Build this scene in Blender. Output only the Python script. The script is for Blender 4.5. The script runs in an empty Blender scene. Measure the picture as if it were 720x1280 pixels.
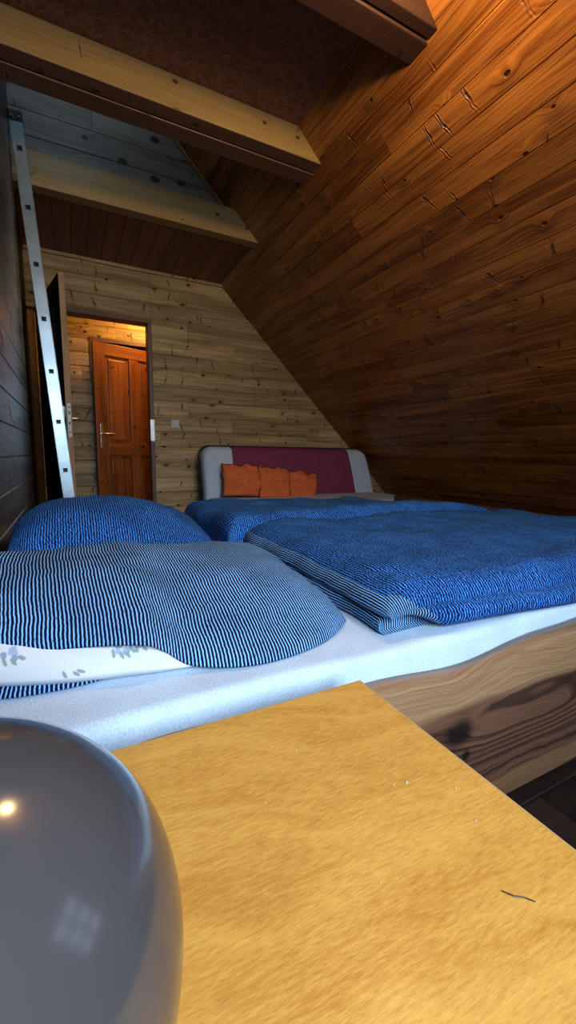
import bpy, math, random
from mathutils import Vector, Matrix, noise
random.seed(7)
S = bpy.context.scene
COL = S.collection
PI = math.pi
CAMR = [[0.8899345290938679, -0.4559339438669762, 0.011864769546036793], [-0.050978298709831255, -0.12528805827995532, -0.9908098281270175], [0.45323034649847405, 0.8811510320497523, -0.13474090592885926]]
FPX = 525.208
FLOOR = -0.85          # camera height above the floor (camera is the origin until the last step)
KS = 2.92              # sloping wall plane: x + 1.028 z = KS
def V(*a): return Vector(a)
def sstep(a, b, x):
    t = max(0, min(1, (x-a)/(b-a))); return t*t*(3-2*t)

# ------------------------------------------------------------------ materials
def newmat(name):
    m = bpy.data.materials.new(name); m.use_nodes = True
    nt = m.node_tree; nt.nodes.clear()
    out = nt.nodes.new('ShaderNodeOutputMaterial'); b = nt.nodes.new('ShaderNodeBsdfPrincipled')
    nt.links.new(b.outputs[0], out.inputs[0])
    return m, nt, b
class NT:
    def __init__(s, nt): s.nt = nt
    def n(s, t, **k):
        x = s.nt.nodes.new(t)
        for a, b in k.items(): setattr(x, a, b)
        return x
    def l(s, a, b): s.nt.links.new(a, b)
    def val(s, inp, v):
        if hasattr(v, 'links') or hasattr(v, 'is_linked'): s.l(v, inp)
        else: inp.default_value = v
    def math(s, op, a, b=0.0, c=0.0, clamp=False):
        x = s.n('ShaderNodeMath', operation=op, use_clamp=clamp)
        for i, v in enumerate((a, b, c)): s.val(x.inputs[i], v)
        return x.outputs[0]
    def comb(s, x, y, z=0.0):
        c = s.n('ShaderNodeCombineXYZ')
        for i, v in enumerate((x, y, z)): s.val(c.inputs[i], v)
        return c.outputs[0]
    def noise(s, vec, scale, detail=3, rough=.5, dist=0.0):
        x = s.n('ShaderNodeTexNoise'); s.l(vec, x.inputs['Vector'])
        x.inputs['Scale'].default_value = scale; x.inputs['Detail'].default_value = detail
        x.inputs['Roughness'].default_value = rough; x.inputs['Distortion'].default_value = dist
        return x.outputs['Fac']
    def map(s, v, a, b, c=0.0, d=1.0, smooth=True):
        x = s.n('ShaderNodeMapRange', interpolation_type='SMOOTHSTEP' if smooth else 'LINEAR')
        for i, q in enumerate((v, a, b, c, d)): s.val(x.inputs[i], q)
        return x.outputs[0]
    def mix(s, f, a, b, mode='MIX'):
        x = s.n('ShaderNodeMix', data_type='RGBA', blend_type=mode)
        s.val(x.inputs[0], f)
        for i, v in ((6, a), (7, b)):
            if isinstance(v, tuple): x.inputs[i].default_value = (*v, 1) if len(v) == 3 else v
            else: s.l(v, x.inputs[i])
        return x.outputs[2]
    def bump(s, h, strength, dist, b):
        x = s.n('ShaderNodeBump'); x.inputs['Strength'].default_value = strength; x.inputs['Distance'].default_value = dist
        s.l(h, x.inputs['Height']); s.l(x.outputs[0], b.inputs['Normal'])
def uvrnd(t):
    uv = t.n('ShaderNodeUVMap', uv_map='UVMap'); sp = t.n('ShaderNodeSeparateXYZ'); t.l(uv.outputs[0], sp.inputs[0])
    at = t.n('ShaderNodeAttribute', attribute_name='rnd')
    return sp.outputs[0], sp.outputs[1], at.outputs['Fac']

def wood(name, light, dark, knotc, rough=.45, knots=.5, kscale=6.0, spec=.5, var=.5, bump=.25, gscale=1.0, contrast=1.0, ksize=1.0, coat=0.0, spike=1.0):
    m, nt, b = newmat(name); t = NT(nt)
    u, v, r = uvrnd(t)
    off = t.math('MULTIPLY', r, 53.0)
    # knots
    kv = t.comb(t.math('MULTIPLY_ADD', u, kscale*.8, off), t.math('MULTIPLY_ADD', v, kscale*1.15, off), 0.0)
    vo = t.n('ShaderNodeTexVoronoi', voronoi_dimensions='2D'); t.l(kv, vo.inputs['Vector']); vo.inputs['Scale'].default_value = 1.0
    sc = t.n('ShaderNodeSeparateColor'); t.l(vo.outputs['Color'], sc.inputs[0])
    mask = t.math('LESS_THAN', sc.outputs[0], knots)
    rad = t.math('MULTIPLY_ADD', sc.outputs[1], .05*ksize, .035*ksize)
    d = vo.outputs['Distance']
    kn = t.math('MULTIPLY', t.map(d, t.math('MULTIPLY', rad, .75), t.math('MULTIPLY', rad, 1.35), 1.0, 0.0), mask)
    halo = t.math('MULTIPLY', t.map(d, .03, .36, 1.0, 0.0), mask)
    # short dark marks running across the grain (spike knots) with pale ripples beside them
    kv2 = t.comb(t.math('MULTIPLY_ADD', u, kscale*1.15, t.math('MULTIPLY', r, 91.0)), t.math('MULTIPLY_ADD', v, kscale*.62, off), 0.0)
    wn_ = t.n('ShaderNodeTexNoise'); t.l(kv2, wn_.inputs['Vector']); wn_.inputs['Scale'].default_value = 5.0; wn_.inputs['Detail'].default_value = 1
    ad = t.n('ShaderNodeVectorMath', operation='MULTIPLY_ADD'); t.l(wn_.outputs['Color'], ad.inputs[0]); ad.inputs[1].default_value = (.16, .16, 0); t.l(kv2, ad.inputs[2])
    sg = t.n('ShaderNodeVectorMath', operation='MULTIPLY'); t.l(ad.outputs[0], sg.inputs[0]); sg.inputs[1].default_value = (1, 1, 0)
    vo2 = t.n('ShaderNodeTexVoronoi', voronoi_dimensions='2D'); t.l(sg.outputs[0], vo2.inputs['Vector']); vo2.inputs['Scale'].default_value = 1.0
    sc2 = t.n('ShaderNodeSeparateColor'); t.l(vo2.outputs['Color'], sc2.inputs[0])
    vp = t.n('ShaderNodeVectorMath', operation='SUBTRACT'); t.l(sg.outputs[0], vp.inputs[0]); t.l(vo2.outputs['Position'], vp.inputs[1])
    sp2 = t.n('ShaderNodeSeparateXYZ'); t.l(vp.outputs[0], sp2.inputs[0])
    q1 = t.math('ADD', sp2.outputs[0], t.math('MULTIPLY', sp2.outputs[1], t.math('MULTIPLY_ADD', sc2.outputs[2], 2.0, -1.0)))
    dd2 = t.math('SQRT', t.math('ADD', t.math('MULTIPLY', t.math('MULTIPLY', q1, q1), 14.0), t.math('MULTIPLY', t.math('MULTIPLY', sp2.outputs[1], sp2.outputs[1]), 1.6)))
    m2 = t.math('LESS_THAN', sc2.outputs[0], knots*spike)
    kn2 = t.math('MULTIPLY', t.map(dd2, .07, .17, 1.0, 0.0), m2)
    rip = t.math('MULTIPLY', t.math('MULTIPLY', t.map(dd2, .10, .55, 1.0, 0.0), m2), t.math('SINE', t.math('MULTIPLY', q1, 60.0)))
    # grain, pushed aside by the knots
    warp = t.noise(t.comb(t.math('MULTIPLY_ADD', u, 1.6, off), t.math('MULTIPLY', v, 9.0), r), 1.0, 2)
    gv = t.math('MULTIPLY_ADD', v, 95.0*gscale, t.math('MULTIPLY', halo, 2.6))
    gv = t.math('MULTIPLY_ADD', warp, 7.0, gv)
    g1 = t.noise(t.comb(t.math('MULTIPLY_ADD', u, 2.2, off), gv, r), 1.0, 3, .6)
    g2 = t.noise(t.comb(t.math('MULTIPLY_ADD', u, 9.0, off), t.math('MULTIPLY', v, 330.0*gscale), r), 1.0, 2, .5)
    g3 = t.noise(t.comb(t.math('MULTIPLY_ADD', u, 1.1, off), t.math('MULTIPLY', v, 12.0), r), 1.0, 2, .5)
    g = t.math('ADD', t.math('MULTIPLY', g1, .55), t.math('ADD', t.math('MULTIPLY', g2, .2), t.math('MULTIPLY', g3, .45)))
    gm = t.map(g, .6-.2/contrast, .6+.2/contrast)
    c = t.mix(gm, light, dark)
    c = t.mix(t.math('MULTIPLY', halo, .25), c, dark)
    br = t.math('MULTIPLY_ADD', r, var, 1-var*.5)
    c = t.mix(1.0, c, t.comb(br, br, br), 'MULTIPLY')
    c = t.mix(t.math('MULTIPLY', kn, .93), c, knotc)
    c = t.mix(t.math('MULTIPLY', kn2, .72), c, knotc)
    t.l(c, b.inputs['Base Color'])
    t.l(t.math('MULTIPLY_ADD', g1, .18, rough-.09), b.inputs['Roughness'])
    b.inputs['Specular IOR Level'].default_value = spec
    if coat: b.inputs['Coat Weight'].default_value = coat; b.inputs['Coat Roughness'].default_value = .22
    h = t.math('SUBTRACT', t.math('MULTIPLY', g1, -.35), t.math('MULTIPLY', kn, .9))
    h = t.math('ADD', h, t.math('MULTIPLY', halo, .8))
    h = t.math('ADD', h, t.math('MULTIPLY', g3, -.6))
    h = t.math('ADD', h, t.math('MULTIPLY', rip, .35))
    h = t.math('ADD', h, t.math('MULTIPLY', kn2, -.5))
    t.bump(h, bump, .006, b)
    return m
def plain(name, col, rough=.5, metal=0.0, spec=.5, nscale=0, namp=.1, bump=0.0):
    m, nt, b = newmat(name); t = NT(nt)
    b.inputs['Roughness'].default_value = rough; b.inputs['Metallic'].default_value = metal
    b.inputs['Specular IOR Level'].default_value = spec
    tc = t.n('ShaderNodeTexCoord')
    n = t.noise(tc.outputs['Object'], nscale or 20, 3)
    lo = tuple(x*(1-namp) for x in col); hi = tuple(min(1, x*(1+namp)) for x in col)
    t.l(t.mix(t.map(n, .3, .7), lo, hi), b.inputs['Base Color'])
    if bump: t.bump(n, bump, .003, b)
    return m
def osb():
    m, nt, b = newmat('chipboard'); t = NT(nt); u, v, r = uvrnd(t)
    p = t.comb(u, v, 0.0)
    vo = t.n('ShaderNodeTexVoronoi', voronoi_dimensions='2D'); vo.inputs['Scale'].default_value = 60
    dist = t.n('ShaderNodeMix', data_type='VECTOR'); 
    wn = t.n('ShaderNodeTexNoise'); t.l(p, wn.inputs['Vector']); wn.inputs['Scale'].default_value = 18
    add = t.n('ShaderNodeVectorMath', operation='MULTIPLY_ADD'); t.l(wn.outputs['Color'], add.inputs[0]); add.inputs[1].default_value = (.06, .06, 0); t.l(p, add.inputs[2])
    t.l(add.outputs[0], vo.inputs['Vector'])
    sc = t.n('ShaderNodeSeparateColor'); t.l(vo.outputs['Color'], sc.inputs[0])
    f = t.math('MULTIPLY_ADD', sc.outputs[0], .6, t.math('MULTIPLY', t.noise(p, 90, 3), .5))
    c = t.mix(t.map(f, .2, .9), (.17, .066, .040), (.30, .130, .082))
    t.l(c, b.inputs['Base Color']); b.inputs['Roughness'].default_value = .6
    t.bump(f, .4, .002, b)
    return m
def stripes(name, dark, light, period, duty, breakup, lspeck=.5):
    m, nt, b = newmat(name); t = NT(nt); u, v, r = uvrnd(t)
    w = t.noise(t.comb(t.math('MULTIPLY', u, 14.0), t.math('MULTIPLY', v, 26.0)), 1.0, 2)
    w2 = t.noise(t.comb(t.math('MULTIPLY', u, 110.0), t.math('MULTIPLY', v, 190.0)), 1.0, 2)
    ph = t.math('MULTIPLY', u, 1/period)
    ph = t.math('ADD', ph, t.math('MULTIPLY', w, .9)); ph = t.math('ADD', ph, t.math('MULTIPLY', w2, breakup))
    s = t.math('SINE', t.math('MULTIPLY', ph, 2*PI))
    f = t.map(s, duty-.2, duty+.2)
    n3 = t.noise(t.comb(t.math('MULTIPLY', u, 330.0), t.math('MULTIPLY', v, 130.0)), 1.0, 2, .6)
    f = t.math('MULTIPLY', f, t.map(n3, lspeck-.22, lspeck+.02, .25, 1.0))
    c = t.mix(f, dark, light)
    n4 = t.noise(t.comb(t.math('MULTIPLY', u, 9.0), t.math('MULTIPLY', v, 9.0)), 1.0, 2)
    k = t.map(n4, .3, .7, .85, 1.15); c = t.mix(1.0, c, t.comb(k, k, k), 'MULTIPLY')
    t.l(c, b.inputs['Base Color']); b.inputs['Roughness'].default_value = .85
    b.inputs['Specular IOR Level'].default_value = .12
    t.bump(t.math('ADD', f, t.math('MULTIPLY', n3, .5)), .35, .0012, b)
    return m
def cloth(name, col, scale=500, amp=.15, bump=.3, rough=.9):
    m, nt, b = newmat(name); t = NT(nt); u, v, r = uvrnd(t)
    n = t.noise(t.comb(t.math('MULTIPLY', u, scale), t.math('MULTIPLY', v, scale*.6)), 1.0, 2, .7)
    n2 = t.noise(t.comb(t.math('MULTIPLY', u, 12.0), t.math('MULTIPLY', v, 12.0)), 1.0, 2)
    f = t.math('ADD', t.math('MULTIPLY', n, .7), t.math('MULTIPLY', n2, .3))
    lo = tuple(x*(1-amp) for x in col); hi = tuple(min(1, x*(1+amp)) for x in col)
    t.l(t.mix(t.map(f, .35, .65), lo, hi), b.inputs['Base Color'])
    b.inputs['Roughness'].default_value = rough; b.inputs['Specular IOR Level'].default_value = .2
    t.bump(n, bump, .0015, b)
    return m

M = {}
M['slope'] = wood('varnished_pine', (.44, .168, .038), (.130, .034, .008), (.03, .009, .004), rough=.34, knots=.42, kscale=6.5, var=.42, bump=1.0, spec=.5, contrast=1.1, spike=1.2, ksize=.78)
M['far'] = wood('pale_pine', (.66, .46, .21), (.24, .135, .050), (.04, .018, .01), rough=.45, knots=.50, kscale=6.0, var=.5, bump=.9, spec=.4, ksize=1.0, spike=1.2)
M['ceil'] = wood('red_brown_pine', (.24, .062, .030), (.13, .032, .016), (.03, .01, .008), rough=.45, knots=.3, kscale=6.5, var=.4)
M['left'] = wood('dark_stained_pine', (.028, .011, .008), (.010, .005, .004), (.005, .003, .003), rough=.33, knots=.3, var=.5, bump=.6, spec=.35)
M['leftd'] = wood('dark_stained_pine_recess', (.030, .014, .011), (.012, .007, .006), (.006, .004, .004), rough=.55, knots=.3, var=.5, bump=.4, spec=.3)
M['panel'] = wood('grey_pine', (.30, .27, .22), (.13, .115, .10), (.02, .016, .015), rough=.55, knots=.7, kscale=5.0, var=.5, bump=.5, ksize=1.5)
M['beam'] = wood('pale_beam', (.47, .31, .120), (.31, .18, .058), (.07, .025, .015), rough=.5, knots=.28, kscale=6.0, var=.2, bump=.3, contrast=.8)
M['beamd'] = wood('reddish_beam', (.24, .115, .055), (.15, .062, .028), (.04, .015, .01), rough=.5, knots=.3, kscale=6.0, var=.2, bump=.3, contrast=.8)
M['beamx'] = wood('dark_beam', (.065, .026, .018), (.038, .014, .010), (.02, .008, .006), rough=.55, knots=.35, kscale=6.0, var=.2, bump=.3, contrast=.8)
M['floor'] = wood('dark_floor', (.05, .024, .016), (.022, .011, .008), (.02, .01, .01), rough=.45, knots=.2, var=.5)
M['door'] = wood('orange_door', (.46, .155, .034), (.17, .040, .010), (.04, .01, .006), rough=.33, knots=.4, kscale=5.5, var=.5, bump=.25, contrast=1.0, spec=.5)
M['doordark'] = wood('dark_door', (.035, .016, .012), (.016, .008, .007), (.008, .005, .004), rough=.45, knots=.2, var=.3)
M['frame'] = wood('door_frame_wood', (.20, .10, .05), (.10, .045, .025), (.03, .015, .01), rough=.45, knots=.15, var=.3)
M['edge'] = wood('door_edge_wood', (.44, .28, .14), (.25, .14, .07), (.06, .03, .02), rough=.5, knots=.2, var=.3)
M['osb'] = osb()
def tablemat():
    m, nt, b = newmat('beech_veneer'); t = NT(nt); u, v, r = uvrnd(t)
    fl = t.noise(t.comb(t.math('MULTIPLY', u, 75.0), t.math('MULTIPLY', v, 420.0)), 1.0, 3, .7)
    sl_ = t.math('MULTIPLY_ADD', u, .25, v)
    wv = t.noise(t.comb(t.math('MULTIPLY', u, 6.0), t.math('MULTIPLY', v, 9.0)), 1.0, 2)
    fig = t.noise(t.comb(t.math('MULTIPLY', u, 4.0), t.math('MULTIPLY_ADD', wv, 4.0, t.math('MULTIPLY', sl_, 38.0))), 1.0, 4, .6)
    blot = t.noise(t.comb(t.math('MULTIPLY', u, 9.0), t.math('MULTIPLY', v, 16.0)), 1.0, 3, .6, .8)
    f = t.math('ADD', t.math('MULTIPLY', fl, .44), t.math('ADD', t.math('MULTIPLY', fig, .40), t.math('MULTIPLY', blot, .2)))
    c = t.mix(t.map(f, .36, .72), (.82, .43, .088), (.52, .21, .028))
    pore = t.noise(t.comb(t.math('MULTIPLY', u, 160.0), t.math('MULTIPLY', v, 1100.0)), 1.0, 1, .5)
    c = t.mix(t.map(pore, .62, .75, 0.0, .35), c, (.35, .15, .03))
    t.l(c, b.inputs['Base Color']); t.l(t.math('MULTIPLY_ADD', fl, .2, .27), b.inputs['Roughness'])
    t.bump(t.math('ADD', fl, t.math('MULTIPLY', pore, .4)), .25, .0006, b)
    return m
M['table'] = tablemat()
M['tedge'] = wood('beech_edge', (.66, .44, .20), (.55, .34, .14), (.30, .14, .05), rough=.4, knots=0.0, var=.0, bump=.05, gscale=.6, contrast=.7)
M['shelfw'] = wood('small_stool_wood', (.30, .13, .06), (.20, .08, .035), (.05, .02, .01), knots=.2, var=.3)
M['blue'] = stripes('blue_speckled_cotton', (.001, .009, .060), (.075, .32, .90), .0062, .48, 1.3, .53)
M['stripe'] = stripes('navy_striped_cotton', (.001, .004, .026), (.27, .54, .92), .0053, .38, .34, .45)
M['sheet'] = cloth('pale_blue_terry', (.60, .71, .84), 420, .14, .6)
M['sofag'] = cloth('grey_blue_upholstery', (.56, .65, .76), 300, .08, .2)
M['maroon'] = cloth('maroon_upholstery', (.24, .045, .095), 300, .15, .2)
M['orange'] = cloth('rust_orange_cloth', (.74, .165, .05), 260, .2, .4)
M['pipe'] = plain('dark_piping', (.01, .01, .02), .7)
M['alu'] = plain('aluminium', (.46, .53, .55), .36, .8, nscale=9, namp=.12)
M['black'] = plain('black_plastic', (.012, .012, .014), .5)
M['chrome'] = plain('brushed_steel', (.70, .70, .68), .28, 1.0)
M['grey'] = plain('grey_glazed_glass', (.072, .064, .064), .14, 0, .65, 12, .04)
M['white'] = plain('ivory_plastic', (.62, .60, .55), .4)
M['paint'] = plain('white_paint', (.7, .7, .7), .5)

# rail of the bed: live-edge plank with a big knot at a given object-space spot
def railmat():
    m, nt, b = newmat('live_edge_plank'); t = NT(nt); u, v, r = uvrnd(t)
    # u = distance along the plank, v = height from lower edge
    n = t.noise(t.comb(t.math('MULTIPLY', u, 3.2), t.math('MULTIPLY', v, 5.0)), 1.0, 3, .5)
    du = t.math('MULTIPLY', t.math('SUBTRACT', u, .745), 1.0); dv = t.math('SUBTRACT', v, .175)
    el = t.math('SQRT', t.math('ADD', t.math('MULTIPLY', t.math('MULTIPLY', du, du), .22), t.math('MULTIPLY', dv, dv)))
    bend = t.map(el, .0, .10, 1.0, 0.0)
    vv = t.math('MULTIPLY_ADD', n, .09, v)
    # long flame figure right of the knot
    fl = t.math('MULTIPLY', t.math('SUBTRACT', u, .96), .16); fy = t.math('SUBTRACT', v, .150)
    fd = t.math('SQRT', t.math('ADD', t.math('MULTIPLY', fl, fl), t.math('MULTIPLY', fy, fy)))
    flame = t.map(fd, .0, .06, 1.0, 0.0)
    coord = t.math('ADD', t.math('MULTIPLY', vv, 230.0), t.math('MULTIPLY', bend, 6.0))
    coord = t.math('ADD', coord, t.math('MULTIPLY', flame, 16.0))
    g = t.noise(t.comb(t.math('MULTIPLY', u, 2.0), coord), 1.0, 2, .6)
    g2 = t.noise(t.comb(t.math('MULTIPLY', u, 14.0), t.math('MULTIPLY', vv, 500.0)), 1.0, 2, .6)
    rings = t.math('SINE', t.math('ADD', coord, t.math('MULTIPLY', g, 5.0)))
    heart = t.mix(t.map(t.math('ADD', t.math('MULTIPLY', rings, .22), t.math('ADD', t.math('MULTIPLY', g, .6), t.math('MULTIPLY', g2, .3))), .1, .75), (.032, .014, .010), (.15, .066, .036))
    sap = t.mix(t.map(t.math('ADD', t.math('MULTIPLY', g, .6), t.math('MULTIPLY', g2, .4)), .3, .7), (.22, .11, .047), (.36, .205, .098))
    topb = t.math('ADD', v, t.math('MULTIPLY', n, .07))
    c = t.mix(t.map(topb, .243, .262), heart, sap)
    low = t.mix(t.map(g, .3, .7), (.17, .075, .035), (.26, .13, .06))
    c = t.mix(t.map(t.math('MULTIPLY_ADD', n, .05, v), .082, .070), c, low)
    ke = t.math('SQRT', t.math('ADD', t.math('MULTIPLY', t.math('MULTIPLY', du, du), .45), t.math('MULTIPLY', dv, dv)))
    ke = t.math('ADD', ke, t.math('MULTIPLY', t.math('SUBTRACT', g, .5), .02))
    c = t.mix(t.map(ke, .012, .034, .93, 0.0), c, (.006, .004, .004))
    d2u = t.math('SUBTRACT', u, .765); d2v = t.math('SUBTRACT', v, .128)
    k2 = t.math('SQRT', t.math('ADD', t.math('MULTIPLY', d2u, d2u), t.math('MULTIPLY', d2v, d2v)))
    c = t.mix(t.map(k2, .005, .014, .9, 0.0), c, (.006, .004, .004))
    t.l(c, b.inputs['Base Color']); b.inputs['Roughness'].default_value = .4
    t.bump(rings, .12, .002, b)
    return m
M['rail'] = railmat()

# ------------------------------------------------------------------ mesh builder
class MB:
    def __init__(s): s.v = []; s.f = []; s.uv = []; s.r = []; s.mi = []
    def face(s, pts, uvs=None, r=.5, mi=0):
        i = len(s.v); s.v += [Vector(p) for p in pts]; s.f.append(list(range(i, i+len(pts))))
        s.uv.append(uvs or [(0, 0)]*len(pts)); s.r.append(r); s.mi.append(mi)
    def box(s, o, a, b, c, r=None, mi=0):
        """corner o, edge vectors a, b, c"""
        o, a, b, c = map(Vector, (o, a, b, c)); r = random.random() if r is None else r
        if a.cross(b).dot(c) < 0: o = o+a; a = -a
        E = [a, b, c]; L = [e.length for e in E]; big = L.index(max(L)); i0 = len(s.v)
        P = [o + a*i + b*j + c*k for k in (0, 1) for j in (0, 1) for i in (0, 1)]
        s.v += P
        Q = [(i, j, k) for k in (0, 1) for j in (0, 1) for i in (0, 1)]
        for idx, ax in (((0, 2, 3, 1), 2), ((4, 5, 7, 6), 2), ((0, 1, 5, 4), 1), ((2, 6, 7, 3), 1), ((0, 4, 6, 2), 0), ((1, 3, 7, 5), 0)):
            s.f.append([i0+q for q in idx])
            oth = [x for x in (0, 1, 2) if x != ax]
            if oth[1] == big or (big not in oth and L[oth[1]] > L[oth[0]]): oth.reverse()
            s.uv.append([(Q[q][oth[0]]*L[oth[0]]+r*3, Q[q][oth[1]]*L[oth[1]]+ax*.37) for q in idx]); s.r.append(r); s.mi.append(mi)
    def grid(s, P, uv=None, r=.5, mi=0, closeu=False, flip=False):
        nj = len(P); ni = len(P[0]); i0 = len(s.v)
        for row in P: s.v += [Vector(p) for p in row]
        mf = mi if callable(mi) else (lambda j, i: mi)
        for j in range(nj-1):
            for i in range(ni if closeu else ni-1):
                i2 = (i+1) % ni
                q = [(j, i), (j, i2), (j+1, i2), (j+1, i)]
                if flip: q.reverse()
                s.f.append([i0+a*ni+b for a, b in q])
                if uv: s.uv.append([uv[a][b] for a, b in q])
                else: s.uv.append([(a*.01, b*.01) for a, b in q])
                s.r.append(r); s.mi.append(mf(j, i))
    def tube(s, pts, rad, n=12, r=.5, mi=0, caps=True):
        pts = [Vector(p) for p in pts]; rows = []
        for k, p in enumerate(pts):
            d = (pts[min(k+1, len(pts)-1)]-pts[max(k-1, 0)]).normalized()
            x = d.orthogonal().normalized() if k == 0 else (px - d*px.dot(d)).normalized()
            px = x; y = d.cross(x); rr = rad[k] if isinstance(rad, (list, tuple)) else rad
            rows.append([p + x*math.cos(2*PI*i/n)*rr + y*math.sin(2*PI*i/n)*rr for i in range(n)])
        s.grid(rows, [[(i/n*.1, j*.05) for i in range(n)] for j in range(len(rows))], r, mi, True)
        if caps: s.face(list(reversed(rows[0])), None, r, mi); s.face(rows[-1], None, r, mi)
    def lathe(s, prof, c, n=48, r=.5, mi=0):
        c = Vector(c)
        rows = [[c+Vector((rr*math.cos(2*PI*i/n), rr*math.sin(2*PI*i/n), z)) for i in range(n)] for rr, z in prof]
        s.grid(rows, None, r, mi, True)
    def build(s, name, mats, parent=None, smooth=False, bevel=0, weld=True, sub=0, origin=None):
        if not isinstance(mats, (list, tuple)): mats = [mats]
        if parent is not None: o0 = Vector(parent['_w'])
        elif origin is not None: o0 = Vector(origin)
        else:
            xs = [p.x for p in s.v]; ys = [p.y for p in s.v]; zs = [p.z for p in s.v]
            o0 = Vector(((min(xs)+max(xs))/2, (min(ys)+max(ys))/2, min(zs)))
        me = bpy.data.meshes.new(name); me.from_pydata([p-o0 for p in s.v], [], s.f)
        uvl = me.uv_layers.new(name='UVMap'); at = me.attributes.new('rnd', 'FLOAT', 'FACE')
        k = 0
        for fi, f in enumerate(s.f):
            at.data[fi].value = s.r[fi]
            for c in range(len(f)): uvl.data[k].uv = s.uv[fi][c]; k += 1
        for m in mats: me.materials.append(m)
        me.polygons.foreach_set('material_index', s.mi)
        me.polygons.foreach_set('use_smooth', [smooth]*len(s.f))
        me.update()
        o = bpy.data.objects.new(name, me); COL.objects.link(o)
        if parent is not None:
            o.parent = parent; o['_w'] = tuple(o0)
        else: o.location = o0; o['_w'] = tuple(o0)
        if weld:
            import bmesh
            b = bmesh.new(); b.from_mesh(me); bmesh.ops.remove_doubles(b, verts=b.verts, dist=1e-5)
            bmesh.ops.recalc_face_normals(b, faces=b.faces) if weld == 'n' else None
            b.to_mesh(me); b.free()
        if bevel:
            md = o.modifiers.new('b', 'BEVEL'); md.width = bevel; md.segments = 2; md.limit_method = 'ANGLE'; md.angle_limit = .6
        if sub:
            md = o.modifiers.new('s', 'SUBSURF'); md.levels = sub; md.render_levels = sub
        return o
def tag(o, label=None, cat=None, group=None, kind=None):
    for k, v in (('label', label), ('category', cat), ('group', group), ('kind', kind)):
        if v: o[k] = v
    return o
def thing(name, loc, label, cat, group=None, kind=None):
    o = bpy.data.objects.new(name, None); COL.objects.link(o); o.location = loc; o['_w'] = tuple(loc); o.empty_display_size = .05
    return tag(o, label, cat, group, kind)

# boards: O origin, U along, Vd across, N facing normal; rects in (u0,u1,v0,v1)
def boards(mb, O, U, Vd, N, rects, w, v_off=0.0, bev=.004, depth=.005, piece=(1.2, 3.0), thick=.02, back=True):
    O, U, Vd, N = map(Vector, (O, U, Vd, N))
    for (u0, u1, v0, v1) in rects:
        k = math.floor((v0-v_off)/w)
        while v_off+k*w < v1-1e-6:
            a = max(v0, v_off+k*w); c = min(v1, v_off+(k+1)*w)
            if c-a > .004:
                rs = random.Random(int(k*7919+int(O.length*100)*31)); x = u0-rs.random()*piece[1]
                while x < u1:
                    L = piece[0]+rs.random()*(piece[1]-piece[0]); p = max(x, u0); q = min(x+L, u1); x += L
                    if q-p < .01: continue
                    r = rs.random(); bb = min(bev, (c-a)*.4); be = min(.0012, (q-p)*.3)
                    f = [(p+be, a+bb), (q-be, a+bb), (q-be, c-bb), (p+be, c-bb)]; g = [(p, a), (q, a), (q, c), (p, c)]
                    F = [O+U*s_+Vd*t_ for s_, t_ in f]; G = [O+U*s_+Vd*t_-N*depth for s_, t_ in g]
                    flip = U.cross(Vd).dot(N) < 0
                    def add(P, T):
                        if flip: P = P[::-1]; T = T[::-1]
                        mb.face(P, T, r)
                    add(F, f)
                    for i in range(4):
                        j = (i+1) % 4; add([G[i], G[j], F[j], F[i]], [g[i], g[j], f[j], f[i]])
            k += 1
        # solid backing
        if back:
            mb.box(O+U*u0+Vd*v0-N*(depth+thick), U*(u1-u0), Vd*(v1-v0), N*(thick+.0005), r=.1)

def structure(mb, name, mat, label=None, cat=None):
    o = mb.build(name, mat, weld=False); tag(o, label, cat, None, 'structure'); return o

# ------------------------------------------------------------------ room shell
Y0 = -1.15; YF = 4.0; XL = -.2; ZC = 1.56; ZO = 1.72
# floor
mb = MB(); boards(mb, (0, 0, FLOOR), (1, 0, 0), (0, 1, 0), (0, 0, 1), [(XL-.06, 3.85, Y0, 5.6)], .14, thick=.05)
structure(mb, 'floor', M['floor'], 'dark brown wooden floorboards seen beside the bed rail', 'floor')
# sloping wall on the right
sl = math.hypot(1, 1.028); Us = V(0, 1, 0); Vs = V(-1.028, 0, 1)/sl; Ns = V(-1, 0, -1.028)/sl
O = V(KS, 0, 0)
mb = MB(); smin = (FLOOR-.02)*sl; smax = 3.05*sl
boards(mb, O, Us, Vs, Ns, [(Y0, YF, smin, smax)], .1125, 1.834, bev=.003, depth=.005, piece=(3.4, 5.5), thick=.05)
structure(mb, 'wall_right', M['slope'], 'sloping attic wall of knotty orange-brown varnished pine boards', 'wall')
# far wall with doorway
DX0, DX1, DZ = -.185, .68, 1.125
mb = MB(); boards(mb, (0, YF, 0), (1, 0, 0), (0, 0, 1), (0, -1, 0), [(DX1, 3.85, FLOOR, DZ), (XL-.06, DX1, DZ, ZC+.02), (DX1, 3.85, DZ, ZC+.02)], .139, .19, bev=.017, depth=.009, piece=(.8, 2.4), thick=.09)
structure(mb, 'wall_back', M['far'], 'pale knotty pine board wall with an open doorway behind the sofa', 'wall')
# left wall, dark stained; recessed beyond the ladder
mb = MB(); boards(mb, (XL, 0, 0), (0, 1, 0), (0, 0, 1), (1, 0, 0), [(Y0, 2.86, FLOOR, 3.05)], .12, .10, bev=.004, depth=.005, piece=(4, 6), thick=.05)
structure(mb, 'wall_left', M['left'], 'dark stained glossy board wall at the head of the bed', 'wall')
mb = MB(); boards(mb, (XL-.05, 0, 0), (0, 1, 0), (0, 0, 1), (1, 0, 0), [(2.86, 5.6, FLOOR, 3.05)], .12, .10, thick=.05, piece=(2, 3))
structure(mb, 'wall_left', M['leftd'], 'dark board wall recessed behind the aluminium ladder', 'wall')
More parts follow.
